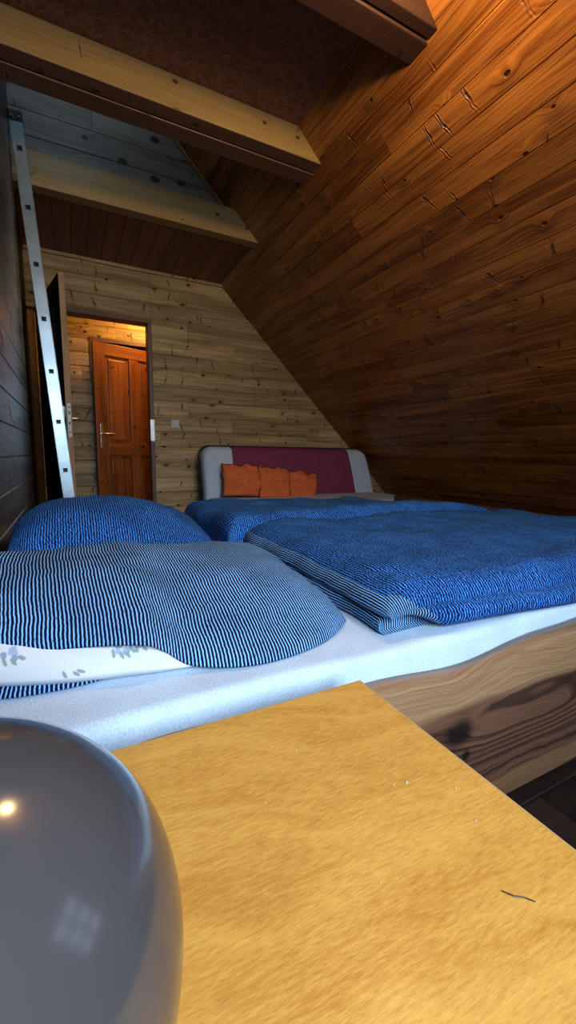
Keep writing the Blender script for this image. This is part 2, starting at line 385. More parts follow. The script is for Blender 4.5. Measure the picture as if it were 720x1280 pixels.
# wall behind the camera with window opening
WX0, WX1, WZ0, WZ1 = -.16, .74, .0, 1.15
mb = MB(); boards(mb, (0, Y0, 0), (1, 0, 0), (0, 0, 1), (0, 1, 0), [(XL-.05, WX0, FLOOR, 3.05), (WX0, WX1, FLOOR, WZ0), (WX0, WX1, WZ1, 3.05), (WX1, 3.85, FLOOR, 3.05)], .14, thick=.08)
structure(mb, 'wall_front', M['far'])
# low ceilings
mb = MB(); boards(mb, (0, 0, ZC), (0, 1, 0), (1, 0, 0), (0, 0, -1), [(3.2, YF, XL-.05, 1.36)], .11, .08, bev=.003, depth=.005, thick=.02)
structure(mb, 'ceiling', M['ceil'], 'low ceiling of dark reddish boards above the doorway', 'ceiling')
def osb_sheet(y0, y1, nm='ceiling'):
    mb = MB(); mb.box((XL-.02, y0, ZO), (1.38, 0, 0), (0, y1-y0, 0), (0, 0, .022), r=.4)
    return structure(mb, nm, M['osb'], None, None)
o = osb_sheet(1.40, 2.30); tag(o, 'reddish chipboard loft floor seen from below between the beams', 'ceiling')
osb_sheet(Y0, 1.385)
# panel above the second beam (loft gable)
mb = MB(); boards(mb, (0, 3.2, 0), (1, 0, 0), (0, 0, 1), (0, -1, 0), [(XL-.05, KS-1.028*1.57, 1.57, 3.05)], .137, 1.735, bev=.004, depth=.005, piece=(1.5, 3), thick=.02)
structure(mb, 'wall_back', M['panel'], 'greyish knotty boards of the loft gable above the lower pale beam', 'wall')
# loft rear closure and top
mb = MB(); boards(mb, (0, 2.28, 0), (1, 0, 0), (0, 0, 1), (0, 1, 0), [(XL-.05, 1.2, ZO+.03, 3.05)], .137, 1.735, thick=.02)
structure(mb, 'wall_front', M['panel'])
mb = MB(); mb.box((XL-.1, 2.2, 3.03), (.5, 0, 0), (0, 1.1, 0), (0, 0, .03)); structure(mb, 'ceiling', M['panel'])
# gable trim along the slope on the panel
mb = MB()
a = V(KS-1.028*1.585, 3.165, 1.585); b = V(KS-1.028*3.0, 3.165, 3.0); dd = (b-a)
mb.box(a-V(.028, 0, .0), dd, V(.02, 0, 0), V(0, .02, 0)); structure(mb, 'trim_1', M['beam'], 'thin pale strip sloping along the right edge of the loft gable', 'trim')
# top strip on far wall under ceiling
mb = MB(); mb.box((XL-.04, YF-.026, ZC-.026), (1.58, 0, 0), (0, .02, 0), (0, 0, .024)); structure(mb, 'trim_2', M['far'], 'narrow pale moulding where the back wall meets the low ceiling', 'trim')

# ------------------------------------------------------------------ beams
def beam(y0, y1, z0, z1, mat, name, parent=None, x0=XL-.03):
    mb = MB()
    def xe(z): return KS-1.028*z+.004
    i = len(mb.v)
    P = [V(x0, y0, z0), V(xe(z0), y0, z0), V(xe(z1), y0, z1), V(x0, y0, z1), V(x0, y1, z0), V(xe(z0), y1, z0), V(xe(z1), y1, z1), V(x0, y1, z1)]
    r = random.random()
    for idx in ((0, 1, 2, 3), (5, 4, 7, 6), (4, 5, 1, 0), (3, 2, 6, 7), (1, 5, 6, 2), (4, 0, 3, 7)):
        pts = [P[q] for q in idx]
        mb.face(pts, [(p.x+r*5, p.z+p.y) for p in pts], r)
    return mb.build(name, mat, parent, bevel=.004)
def double_beam(y0, ym, y1, label, mats, g='exposed ceiling beams'):
    t = thing('ceiling_beam', (.6, (y0+y1)/2, 1.577), label, 'beam', g)
    beam(y0, ym-.004, 1.577, ZO-.001, mats[0], 'front_plank', t)
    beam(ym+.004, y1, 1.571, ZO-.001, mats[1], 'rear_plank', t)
    if len(mats) > 2: beam(y0+.001, ym-.006, 1.5745, 1.5769, mats[2], 'underside_shade', t)['label'] = 'added brown strip giving the beam a shaded underside'  # thin added board whose darker colour puts shade under the beam
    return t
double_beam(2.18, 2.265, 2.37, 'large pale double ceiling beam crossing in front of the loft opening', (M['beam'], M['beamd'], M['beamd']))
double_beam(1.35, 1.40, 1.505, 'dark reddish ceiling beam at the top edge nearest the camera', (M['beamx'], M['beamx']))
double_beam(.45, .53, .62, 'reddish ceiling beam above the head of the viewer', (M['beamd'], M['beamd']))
mb_b = beam(3.10, 3.19, ZC-.005, 1.745, M['beam'], 'ceiling_beam')
tag(mb_b, 'smaller pale lower beam under the grey loft gable boards', 'beam', 'exposed ceiling beams')

# ------------------------------------------------------------------ doorway frame and doors
mb = MB()
mb.box((DX1-.0, YF-.012, FLOOR), (.022, 0, 0), (0, .12, 0), (0, 0, DZ-FLOOR+.02)); o = None
frame = thing('trim_3', (.25, YF, FLOOR), 'brown wooden frame lining the open doorway', 'door frame', None, 'structure')
m1 = MB(); m1.box((DX1-.028, YF-.014, FLOOR), (.034, 0, 0), (0, .13, 0), (0, 0, DZ-FLOOR)); m1.build('frame_post', M['frame'], frame, bevel=.003)
m1 = MB(); m1.box((DX0-.005, YF-.014, FLOOR), (.03, 0, 0), (0, .13, 0), (0, 0, DZ-FLOOR)); m1.build('frame_post', M['doordark'], frame, bevel=.003)  # left post coloured darker as shade, against the hallway lamp's glow
m1 = MB(); m1.box((DX0-.005, YF-.014, DZ-.004), (DX1-DX0+.011, 0, 0), (0, .13, 0), (0, 0, .034)); m1.build('frame_head', M['frame'], frame, bevel=.003)
m1 = MB(); m1.box((DX1-.0295, YF-.0165, .11), (.036, 0, 0), (0, .02, 0), (0, 0, .19)); m1.build('strike_plate', M['chrome'], frame, bevel=.001)['label'] = 'steel strike plate'

def lever(mb, p, along, out, length=.11):
    p, along, out = Vector(p), Vector(along), Vector(out)
    mb.tube([p, p+out*.045, p+out*.05+along*.012, p+out*.05+along*length], .0085, 10)
# open bedroom door: hinge at left jamb
hinge = V(DX0+.03, YF-.03, 0); free = V(.022, 3.15, 0)
du = (free-hinge); LW = du.length; du.normalize(); nl = V(-du.y, du.x, 0)   # nl points to +x side? fixed below
if nl.x < 0: nl = -nl
d1 = thing('door_1', (hinge.x, hinge.y, FLOOR+.01), 'dark bedroom door standing open towards the ladder, seen on its edge', 'door', None, 'structure')
zb, zt = FLOOR+.012, DZ-.012
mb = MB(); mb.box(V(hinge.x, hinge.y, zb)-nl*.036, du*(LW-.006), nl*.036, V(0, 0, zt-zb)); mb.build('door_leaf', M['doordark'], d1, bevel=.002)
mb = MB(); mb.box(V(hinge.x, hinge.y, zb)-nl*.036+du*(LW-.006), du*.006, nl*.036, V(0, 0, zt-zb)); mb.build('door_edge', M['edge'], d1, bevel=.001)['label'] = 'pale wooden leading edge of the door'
mb = MB(); pe = V(hinge.x, hinge.y, 0)-nl*.028+du*(LW)
mb.box(pe+V(0, 0, .10), du*.002, nl*.02, V(0, 0, .215)); 
mb.build('lock_plate', M['chrome'], d1, bevel=.0005)
mb = MB()
for zz, hh in ((.285, .012), (.245, .022), (.18, .018), (.125, .01)): mb.box(pe+nl*.006+V(0, 0, zz), du*.003, nl*.008, V(0, 0, hh))
mb.build('latch', M['black'], d1)
hp = V(hinge.x, hinge.y, .225)+du*(LW-.065)
for s_, nm in ((-1, 'door_handle'), (1, 'door_handle')):
    base = hp + (nl*-.036 if s_ < 0 else V(0, 0, 0)); mb = MB()
    mb.box(base-du*.012+V(0, 0, -.115), du*.024, nl*s_*.008, V(0, 0, .19)); lever(mb, base, -du, nl*s_)
    mb.build(nm, M['chrome'], d1, bevel=.001)
for i in range(2):   # recessed panels on the dark side
    mb = MB(); z0 = zb+.25 if i == 0 else .35
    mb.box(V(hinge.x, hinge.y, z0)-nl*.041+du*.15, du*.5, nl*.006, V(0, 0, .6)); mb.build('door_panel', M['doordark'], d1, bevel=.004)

# hallway shell
YH = 5.0
mb = MB(); boards(mb, (0, YH, 0), (1, 0, 0), (0, 0, 1), (0, -1, 0), [(XL-.05, .27, FLOOR, 1.16), (XL-.05, 2.4, 1.16, ZC+.02), (1.06, 2.4, FLOOR, 1.16)], .139, .19, bev=.014, depth=.008, piece=(.8, 2.4), thick=.08)
structure(mb, 'wall_hall', M['far'], 'pine board wall of the hallway seen through the doorway', 'wall')
mb = MB(); boards(mb, (2.0, 4.09, 0), (0, 1, 0), (0, 0, 1), (-1, 0, 0), [(0, 1.0, FLOOR, ZC+.02)], .139, .19, thick=.06); structure(mb, 'wall_hall', M['far'])
mb = MB(); boards(mb, (0, 4.09, ZC), (1, 0, 0), (0, 1, 0), (0, 0, -1), [(XL-.05, 2.0, 0, 1.0)], .11, thick=.02); structure(mb, 'ceiling', M['far'])
mb = MB(); mb.box((XL-.05, 5.55, FLOOR), (2.4, 0, 0), (0, .05, 0), (0, 0, 2.4)); structure(mb, 'wall_hall', M['leftd'])
# hallway door, opened a little towards us; free edge left
h2 = V(1.03, YH-.02, 0); f2 = V(.245, 4.70, 0); d2 = (h2-f2); W2 = d2.length; d2.normalize(); n2 = V(d2.y, -d2.x, 0)  # towards camera
dr = thing('door_2', (h2.x, h2.y, FLOOR+.01), 'orange-brown panelled wooden door ajar in the hallway beyond the doorway', 'door', None, 'structure')
z0, z1 = FLOOR+.012, 1.085; T = .04
def dbox(u0, u1, a, c, t0, t1, name, mat=M['door'], bevel=.003):
    mb = MB(); mb.box(V(f2.x, f2.y, a)+d2*u0+n2*t0, d2*(u1-u0), n2*(t1-t0), V(0, 0, c-a)); return mb.build(name, mat, dr, bevel=bevel)
st = .115
dbox(0, st, z0, z1, -T, 0, 'stile'); dbox(W2-st, W2, z0, z1, -T, 0, 'stile')
mid = W2/2
dbox(mid-.05, mid+.05, z0+.2, z1-.12, -T+.002, -.001, 'mullion')
dbox(st, W2-st, z1-.115, z1, -T+.001, -.0005, 'rail'); dbox(st, W2-st, -.03, .10, -T+.001, -.0005, 'rail'); dbox(st, W2-st, z0, z0+.2, -T+.001, -.0005, 'rail')
for a, c in ((z0+.2, -.03), (.10, z1-.115)):
    for u0, u1 in ((st, mid-.05), (mid+.05, W2-st)):
        o = dbox(u0, u1, a, c, -T+.012, -.016, 'door_panel')
        mb = MB(); mb.box(V(f2.x, f2.y, a+.035)+d2*(u0+.035)-n2*.016, d2*(u1-u0-.07), n2*.009, V(0, 0, c-a-.07)); mb.build('raised_field', M['door'], o, bevel=.006)
mb = MB(); bp = V(f2.x, f2.y, .19)+d2*.05
mb.box(bp-d2*.014+V(0, 0, -.14), d2*.028, n2*.007, V(0, 0, .24)); lever(mb, bp, d2, n2, .12); mb.build('door_handle', M['chrome'], dr, bevel=.001)
# hall door frame
m1 = MB(); m1.box((.235, YH-.012, FLOOR), (.04, 0, 0), (0, .1, 0), (0, 0, 2.0)); m1.box((1.04, YH-.012, FLOOR), (.04, 0, 0), (0, .1, 0), (0, 0, 2.0)); m1.box((.235, YH-.012, FLOOR+2.0), (.845, 0, 0), (0, .1, 0), (0, 0, .04))
structure(m1, 'trim_4', M['frame'])

# light switch on the back wall
sw = thing('light_switch', (.873, YF-.002, .27), 'small square ivory socket cover on the pine wall right of the doorway', 'light switch')
mb = MB(); mb.box((.835, YF-.012, .232), (.076, 0, 0), (0, .014, 0), (0, 0, .076)); mb.build('cover_plate', M['white'], sw, bevel=.004)
mb = MB(); mb.box((.85, YF-.016, .247), (.046, 0, 0), (0, .005, 0), (0, 0, .046)); mb.build('rocker', M['white'], sw, bevel=.002)

# ------------------------------------------------------------------ ladder
topc = V(-.168, 2.81, 1.735); botc = V(.022, 2.815, FLOOR); dl = (botc-topc); LL = dl.length; dl.normalize()
wx = V(0, 1, 0).cross(dl).normalized()
if wx.x < 0: wx = -wx
lad = thing('ladder', (botc.x, 3.0, FLOOR), 'aluminium loft ladder leaning against the dark left wall beside the open door', 'ladder')
WR = .062
h0 = V(-.16, 2.81, 1.57)
holes = [(h0-topc).dot(dl)+k*.28 for k in range(9)]
for ys in (2.81, 3.16):
    mb = MB(); hs = .012
    # channel face with square holes: built from strips
    segs = []; prev = 0
    for h in holes:
        if h+hs > LL: break
        segs.append((prev, h-hs, False)); segs.append((h-hs, h+hs, True)); prev = h+hs
    segs.append((prev, LL, False))
    for a, c, hole in segs:
        o_ = topc+V(0, ys-2.81, 0)+dl*a
        if not hole: mb.box(o_-wx*WR/2, wx*WR, V(0, .004, 0), dl*(c-a))
        else:
            mb.box(o_-wx*WR/2, wx*(WR/2-hs), V(0, .004, 0), dl*(c-a)); mb.box(o_+wx*hs, wx*(WR/2-hs), V(0, .004, 0), dl*(c-a))
    for sgn in (-1, 1):
        mb.box(topc+V(0, ys-2.81, 0)+wx*(sgn*WR/2)-wx*(.003 if sgn > 0 else 0), wx*.003, V(0, .022, 0), dl*LL)
    st_ = mb.build('side_rail', M['alu'], lad)
    mb = MB(); mb.box(topc+V(0, ys-2.813, 0)-wx*(WR/2+.002)-dl*.01, wx*(WR+.004), V(0, .03, 0), dl*.05); mb.build('end_cap', M['black'], st_, bevel=.004)
    for s_ in (-.018, .018):
        mb = MB(); mb.tube([topc+V(0, ys-2.812, 0)+wx*s_+dl*.02, topc+V(0, ys-2.818, 0)+wx*s_+dl*.02], .0045, 10); mb.build('rivet', M['chrome'], st_)
for h in holes:
    if h+.02 > LL: break
    mb = MB(); c_ = topc+dl*h
    for p_ in ((-1, -1), (1, 1)):
        mb.box(c_-wx*.014-dl*.014+V(0, -.002, 0), wx*.002, V(0, .385, 0), dl*.028)
    mb.box(c_+wx*.012-dl*.014+V(0, -.002, 0), wx*.002, V(0, .385, 0), dl*.028)
    mb.box(c_-wx*.014-dl*.014+V(0, -.002, 0), wx*.028, V(0, .385, 0), dl*.002); mb.box(c_-wx*.014+dl*.012+V(0, -.002, 0), wx*.028, V(0, .385, 0), dl*.002)
    mb.box(c_-wx*.012-dl*.012+V(0, .05, 0), wx*.024, V(0, .004, 0), dl*.024, mi=1)
    mb.build('rung', [M['alu'], M['black']], lad)

# ------------------------------------------------------------------ bed
bed = thing('double_bed', (.85, 1.25, FLOOR), 'solid wooden double bed with live-edge front plank and pale blue sheet', 'bed')
BX0, BX1, BY0, BY1 = -.17, 1.82, .478, 2.05
# front plank: wavy top edge
def railtop(x): return -.343 + .008*math.sin(x*7.0+.6) + .010*sstep(.5, 1.0, x) + .004*math.sin(x*19)
mb = MB(); n = 90; prof_y = [.476, .440, .436, .4355, .436, .440, .476]
rows = []; uvs = []
xs = [XL+.02+(2.04)*i/n for i in range(n+1)]
for k in range(9):
    row = []; uvr = []
    for x in xs:
        zt_ = railtop(x); zb_ = -.625+.004*math.sin(x*5)
        cut = {0: (.474, zt_), 1: (.455, zt_+.003), 2: (.442, zt_), 3: (.4365, zt_-.008), 4: (.434, zt_-.10), 5: (.436, zb_+.01), 6: (.442, zb_), 7: (.474, zb_), 8: (.474, zt_)}[k]
        row.append((x, cut[0], cut[1])); uvr.append((x+.2, (cut[1]+.625)*1.0 + {0: .035, 1: .018, 2: .004}.get(k, 0)))
    rows.append(row); uvs.append(uvr)
mb.grid(rows, uvs)
mb.face([rows[k][0] for k in range(7, -1, -1)], [uvs[k][0] for k in range(7, -1, -1)]); mb.face([rows[k][-1] for k in range(8)], [uvs[k][-1] for k in range(8)])
mb.build('front_plank', M['rail'], bed, smooth=True)['label'] = 'dark live-edge plank with a large knot'
mb = MB(); mb.box((XL+.02, BY1+.005, -.62), (2.08, 0, 0), (0, .035, 0), (0, 0, .28)); mb.build('rear_plank', M['frame'], bed, bevel=.004)
mb = MB(); mb.box((BX1+.012, .44, -.62), (.04, 0, 0), (0, 1.64, 0), (0, 0, .372)); mb.build('footboard', M['beamx'], bed, bevel=.006)
mb = MB(); mb.box((XL+.005, .44, -.62), (.018, 0, 0), (0, 1.64, 0), (0, 0, .26)); mb.build('headboard', M['frame'], bed, bevel=.003)
for x, y in ((XL+.03, .49), (1.74, .49), (XL+.03, 1.96), (1.74, 1.96)):
    mb = MB(); mb.box((x, y, FLOOR+.001), (.07, 0, 0), (0, .07, 0), (0, 0, .30)); mb.build('leg', M['frame'], bed, bevel=.004)
mb = MB(); mb.box((XL+.03, .48, -.60), (2.0, 0, 0), (0, 1.56, 0), (0, 0, .06)); mb.build('slatted_base', M['frame'], bed)

def slab(x0, x1, y0, y1, z0, z1, rad, nx=120, ny=90, f=None, uv0=(0, 0), mi=0, mb=None):
    """closed rounded slab; f(x,y,z,top)->(x,y,z)"""
    mb = mb or MB(); 
    rings = []
    # profile around: parameter rows from top centre outwards is awkward -> use top grid + skirt
    def sm(i, n):
        a = i/n*2-1; return math.copysign(1-(1-abs(a))**1.6, a)
    G = []; UV = []
    for j in range(ny+1):
        t = sm(j, ny); row = []; ru = []
        for i in range(nx+1):
            s_ = sm(i, nx)
            x = (x0+x1)/2+s_*(x1-x0)/2; y = (y0+y1)/2+t*(y1-y0)/2
            ex = min(x-x0, x1-x); ey = min(y-y0, y1-y)
            def drop(e): return 1-math.sqrt(max(0, 1-((rad-e)/rad)**2)) if e < rad else 0
            kx, ky = drop(ex), drop(ey); k = min(1, math.hypot(kx, ky))
            z = z1 - rad*k*1.0
            p = (x, y, z); row.append(f(x, y, z, 1) if f else p)
            ru.append((x+uv0[0], y+uv0[1]))
        G.append(row); UV.append(ru)
    # arc lengths so the pattern is not stretched at the edges
    mj = ny//2; U0 = [0]
    for i in range(nx): U0.append(U0[-1]+(Vector(G[mj][i+1])-Vector(G[mj][i])).length)
    mi_ = nx//2; V0 = [0]
    for j in range(ny): V0.append(V0[-1]+(Vector(G[j+1][mi_])-Vector(G[j][mi_])).length)
    UV = [[(U0[i]+uv0[0], V0[j]+uv0[1]) for i in range(nx+1)] for j in range(ny+1)]
    mb.grid(G, UV, .5, mi)
    # skirt + bottom
    loop = [(0, i) for i in range(nx)]+[(j, nx) for j in range(ny)]+[(ny, i) for i in range(nx, 0, -1)]+[(j, 0) for j in range(ny, 0, -1)]
    top = [Vector(G[j][i]) for j, i in loop]; uvt = [UV[j][i] for j, i in loop]
    cx, cy = (x0+x1)/2, (y0+y1)/2
    def zb(p): return min(z0, p.z-.001)
    low = [Vector((p.x, p.y, zb(p)+.006)) for p in top]
    bot = [Vector((p.x+(cx-p.x)*.03, p.y+(cy-p.y)*.03, zb(p))) for p in top]
    def uvd(k, d):
        j, i = loop[k]; u_, v_ = UV[j][i]
        if i == 0: u_ -= d
        if i == nx: u_ += d
        if j == 0: v_ -= d
        if j == ny: v_ += d
        return (u_, v_)
    R = [low, top]; RU = [[uvd(k, (top[k]-low[k]).length) for k in range(len(loop))], uvt]
    mb.grid([bot, low, top], [[uvd(k, (top[k]-low[k]).length+.02) for k in range(len(loop))]]+RU, .5, mi if not callable(mi) else 0, True)
    mb.face(list(reversed(bot)), None, .5, 0)
    return mb
def wob(x, y, sc, amp, seed=0): return noise.fractal(Vector((x*sc, y*sc, seed)), 1.0, 2.0, 3)*amp
def fm(x, y, z, t): return (x, y+.004*math.sin(x*9), z+wob(x, y, 5, .0025, 3))
slab(BX0, BX1, BY0, BY1, -.54, -.303, .016, 100, 90, fm).build('mattress', M['sheet'], bed, smooth=True)['label'] = 'mattress under a pale blue terry sheet'

# ------------------------------------------------------------------ duvets
def smooth_folds(x, y, seed, amp):
    a = 0
    for k, (ang, fr, am) in enumerate(((.3, 6, 1), (1.2, 9, .6), (-.6, 14, .4), (2.2, 22, .22))):
        ph = (x*math.cos(ang)+y*math.sin(ang))*fr + 2.5*noise.noise(Vector((x*2.2+seed, y*2.2, k*3.1)))
        s_ = math.sin(ph*2); a += am*(math.copysign(abs(s_)**1.0, s_))
    m = .5+.5*noise.noise(Vector((x*3+seed*2, y*3, 9)))
    return a*amp*m
# far duvet (folded, lies behind); footprint sheared to the photograph's outline
def quad_map(corners):
    (ax, ay), (bx, by), (cx, cy), (dx, dy) = corners
    def g(s_, t): return ((1-s_)*(1-t)*ax+s_*(1-t)*bx+s_*t*cx+(1-s_)*t*dx, (1-s_)*(1-t)*ay+s_*(1-t)*by+s_*t*cy+(1-s_)*t*dy)
    return g
def quilt(corners, zb, zt, rad, seed, amp, wav=.012, nx=170, ny=120, extra=None):
    w = (Vector(corners[1])-Vector(corners[0])).length; h = (Vector(corners[3])-Vector(corners[0])).length
    g = quad_map(corners)
    def f(x, y, z, t):
        s_, q = x/w, y/h
        X, Y = g(s_, q); k = (z-(zt-rad))/rad; k = max(0, min(1, k))
        ed = min(s_, 1-s_, q, 1-q)
        X += wav*noise.noise(Vector((q*4, seed, s_*1.0)))*(1 if s_ < .5 else 1); Y += wav*noise.noise(Vector((s_*5, seed+7, q)))
        dz = smooth_folds(X, Y, seed, amp)*k + wob(X, Y, 26, amp*.35, seed)*k + wob(X, Y, 4, amp*1.2, seed+3)*k
        if extra: e = extra(X, Y, s_, q); dz += e*k
        return (X, Y, z+dz)
    return slab(0, w, 0, h, zb, zt, rad, nx, ny, f, (seed, 0))
far_c = [(.418, 1.21), (1.74, 1.28), (1.50, 1.78), (.44, 1.88)]
def ex_far(X, Y, s_, q): return .014*math.exp(-((q-.12)/.16)**2) - .034*sstep(.70, 1.0, s_)
mb = quilt(far_c, -.30, -.205, .06, 2.0, .0065, extra=ex_far)
o = mb.build('duvet', M['blue'], smooth=True); tag(o, 'blue speckled duvet lying folded along the far side of the bed near the sofa', 'duvet', 'blue duvets')
# near duvet: folded in two, both layers open at the left front corner
near_lo = [(.452, .535), (1.80, .515), (1.79, 1.17), (.462, 1.17)]
def ex_near(X, Y, s_, q):
    return .012*math.exp(-((q-.07)/.07)**2)*sstep(.12, .4, s_) + .010*sstep(.75, .95, q)*(1-sstep(.5, .8, s_)) - .014*sstep(.55, 1, s_)*sstep(.3, 1, q) + .012*math.exp(-((s_-.12)/.09)**2)*q - .010*math.exp(-((s_-.30)/.08)**2)*q
nd = thing('duvet', (1.1, .85, -.30), 'dark blue speckled duvet folded in two on the near right of the bed', 'duvet', 'blue duvets')
mb = quilt(near_lo, -.302, -.272, .014, 5.0, .001, wav=.012, nx=110, ny=80)
mb.build('lower_layer', M['stripe'], nd, smooth=True)['label'] = 'underside layer in light and navy stripes'
# upper layer: sheet whose left lip hangs free and whose front rolls under
W_, H_ = 1.34, .66
def upper(a, c):
    """a 0..1 left->right, c 0..1 front->back"""
    x = .455 + .012*c + (1.80-.455)*a; y0_ = .505 + .010*math.sin(a*9+1) - .020*sstep(.1, .5, a) ; y1_ = 1.20+.07*a
    y = y0_ + (y1_-y0_)*c
    x += .010*noise.noise(Vector((c*5, 6, 0)))*(1-a)
    puff = .040*(1-(1-min(1, a/.055))**2)**.5 if a < .055 else .040
    puff2 = (1-(1-min(1, c/.07))**2)**.5 if c < .07 else 1.0
    z = -.264 + puff*(.30+.70*puff2) * (.55+.45*puff2)
    k = min(1, a/.05)*min(1, c/.05+.3)
    z += (smooth_folds(x, y, 6.0, .0062)+wob(x, y, 24, .0036, 6)+wob(x, y, 4, .006, 9))*k + ex_near(x, y, a, c)*k
    return V(x, y, z)
NA, NC = 230, 130
aa = [(i/NA)**1.5 for i in range(NA+1)]; cc_ = [(i/NC)**1.5 for i in range(NC+1)]
G = [[upper(a_, c_) for a_ in aa] for c_ in cc_]
# rolled front: extra rows curling under, radius growing to the right of the open corner
roll = []; KR = 22
for k in range(KR, 0, -1):
    row = []
    for i, a_ in enumerate(aa):
        p = G[0][i]; rr = (.004+.022*sstep(.02, .12, a_)) + .002*noise.noise(Vector((a_*9, 1, 2))); th = PI*k/KR
        low_ = max(-.299, p.z-2*rr); h_ = (p.z-low_)/2
        row.append(V(p.x, p.y-math.sin(th)*rr*1.1, p.z-h_*(1-math.cos(th))))
    roll.append(row)
ALL = roll+G
U0 = [0]
for i in range(NA): U0.append(U0[-1]+(ALL[-40][i+1]-ALL[-40][i]).length)
V0 = [0]
for j in range(len(ALL)-1): V0.append(V0[-1]+(ALL[j+1][NA//2]-ALL[j][NA//2]).length)
UVu = [[(U0[i]+6, V0[j]) for i in range(NA+1)] for j in range(len(ALL))]
mb = MB()
mb.grid(ALL, UVu, mi=lambda j, i: 1 if (aa[i] < .011 or (j < KR+16 and aa[i] < .085*(1-j/(KR+16)*.8))) else 0)
und = [[p-V(-.002, -.002, .006) for p in row] for row in G]; mb.grid(und, UVu[KR:], mi=1, flip=True)
mb.grid([[r_[0] for r_ in und], [r_[0] for r_ in G]], None, mi=1)
mb.grid([[r_[-1] for r_ in G], [V(r_[-1].x+.006, r_[-1].y, -.299) for r_ in G]], [[(r_[-1].y*.0+8+.0*j, V0[j]) for j, r_ in enumerate(G)], [(8.06, V0[j]) for j, r_ in enumerate(G)]])
mb.grid([G[-1], [V(p.x, p.y+.006, -.299) for p in G[-1]]], None)
mb.build('upper_layer', [M['blue'], M['stripe']], nd, smooth=True)

# ------------------------------------------------------------------ pillows
def patch(front, back, ns, nt, zf, dome, seed, amp, uv0=(0, 0), tp=0):
    """front/back: list of (x,y,z) control polylines; dome(s,t) added height"""
    def samp(P, s_):
        L = [0]
        for a, b in zip(P, P[1:]): L.append(L[-1]+(Vector(b)-Vector(a)).length)
        d = s_*L[-1]
        for i in range(len(P)-1):
            if d <= L[i+1]+1e-9:
                q = (d-L[i])/(L[i+1]-L[i]); p0 = Vector(P[max(i-1, 0)]); p1 = Vector(P[i]); p2 = Vector(P[i+1]); p3 = Vector(P[min(i+2, len(P)-1)])
                return .5*((2*p1)+(p2-p0)*q+(2*p0-5*p1+4*p2-p3)*q*q+(3*p1-p0-3*p2+p3)*q**3)
        return Vector(P[-1])
    G = []; 
    for j in range(nt+1):
        t = j/nt; t = t**tp if tp else (1-(1-t)**1.5 if t < .999 else 1); row = []
        for i in range(ns+1):
            s_ = .5-.5*math.cos(PI*(i/ns)) if 0 else i/ns
            p = samp(front, s_).lerp(samp(back, s_), t); 
            h = dome(s_, t); k = min(1, h/.03)
            p = p+V(0, 0, h + (smooth_folds(p.x, p.y, seed, amp)+wob(p.x, p.y, 22, amp*.4, seed))*k)
            row.append(p)
        G.append(row)
    UV = [[(p.x+uv0[0]+.5*(p.z+.3)*(1 if i > ns*.9 else 0), p.y+uv0[1]) for i, p in enumerate(row)] for row in G]
    # true arc length in v
    for i in range(ns+1):
        acc = 0
        for j in range(nt+1):
            if j: acc += (G[j][i]-G[j-1][i]).length
            UV[j][i] = (UV[j][i][0], acc+uv0[1])
    for j in range(nt+1):
        acc = G[j][ns//2].x; base = ns//2
        for i in range(base+1, ns+1): acc += (G[j][i]-G[j][i-1]).length; UV[j][i] = (acc, UV[j][i][1])
        acc = G[j][base].x
        for i in range(base-1, -1, -1): acc -= (G[j][i]-G[j][i+1]).length; UV[j][i] = (acc, UV[j][i][1])
        UV[j][base] = (G[j][base].x, UV[j][base][1])
    return G, UV
def cap_bottom(mb, G, zb):
    nj = len(G)-1; ni = len(G[0])-1
    loop = [(0, i) for i in range(ni)]+[(j, ni) for j in range(nj)]+[(nj, i) for i in range(ni, 0, -1)]+[(j, 0) for j in range(nj, 0, -1)]
    top = [Vector(G[j][i]) for j, i in loop]; c = sum(top, Vector())/len(top)
    bot = [Vector((p.x+(c.x-p.x)*.06, p.y+(c.y-p.y)*.06, zb)) for p in top]
    U = [[(p.x, p.y) for p in bot], [(p.x, p.y) for p in top]]
    mb.grid([bot, top], U, .5, 0, True); mb.face(list(reversed(bot)), [(p.x, p.y) for p in reversed(bot)], .5, 0)
# near pillow
pn = thing('pillow', (.12, .85, -.30), 'large navy striped pillow nearest the camera with white floral inner cushion peeking out', 'pillow', 'bed pillows')
front = [(-.185, .665, -.262), (-.09, .622, -.258), (-.01, .594, -.253), (.07, .562, -.252), (.10, .560, -.266), (.14, .548, -.291), (.23, .522, -.296), (.345, .542, -.296), (.425, .592, -.292)]
back = [(-.185, 1.05, -.285), (-.10, 1.09, -.285), (0, 1.10, -.285), (.1, 1.10, -.285), (.18, 1.10, -.285), (.25, 1.10, -.285), (.33, 1.12, -.285), (.41, 1.12, -.285), (.452, 1.06, -.285)]
def dome_n(s_, t):
    e = (1-abs(2*t-1.0)**2.4); 
    side = min(1, (1-s_)/(.24+.34*t*t)); side = math.sqrt(max(0, 1-(1-side)**2)); sl_ = min(1, (s_+.12)/.25); sl_ = math.sqrt(max(0, 1-(1-sl_)**2))
    return .090*max(0, e)**.62*side**.9*sl_*(.72+.42*t)
G, UV = patch(front, back, 150, 110, 0, dome_n, 1.5, .0060)
mb = MB(); mb.grid(G, UV)
# underside of the top sheet so it has thickness
G2 = [[p-V(0, 0, .003) for p in row] for row in G]; mb.grid(G2, UV, flip=True)
edge0 = [G2[0], G[0]]; mb.grid(edge0, [UV[0], UV[0]])
pc = mb.build('pillowcase', M['stripe'], pn, smooth=True)
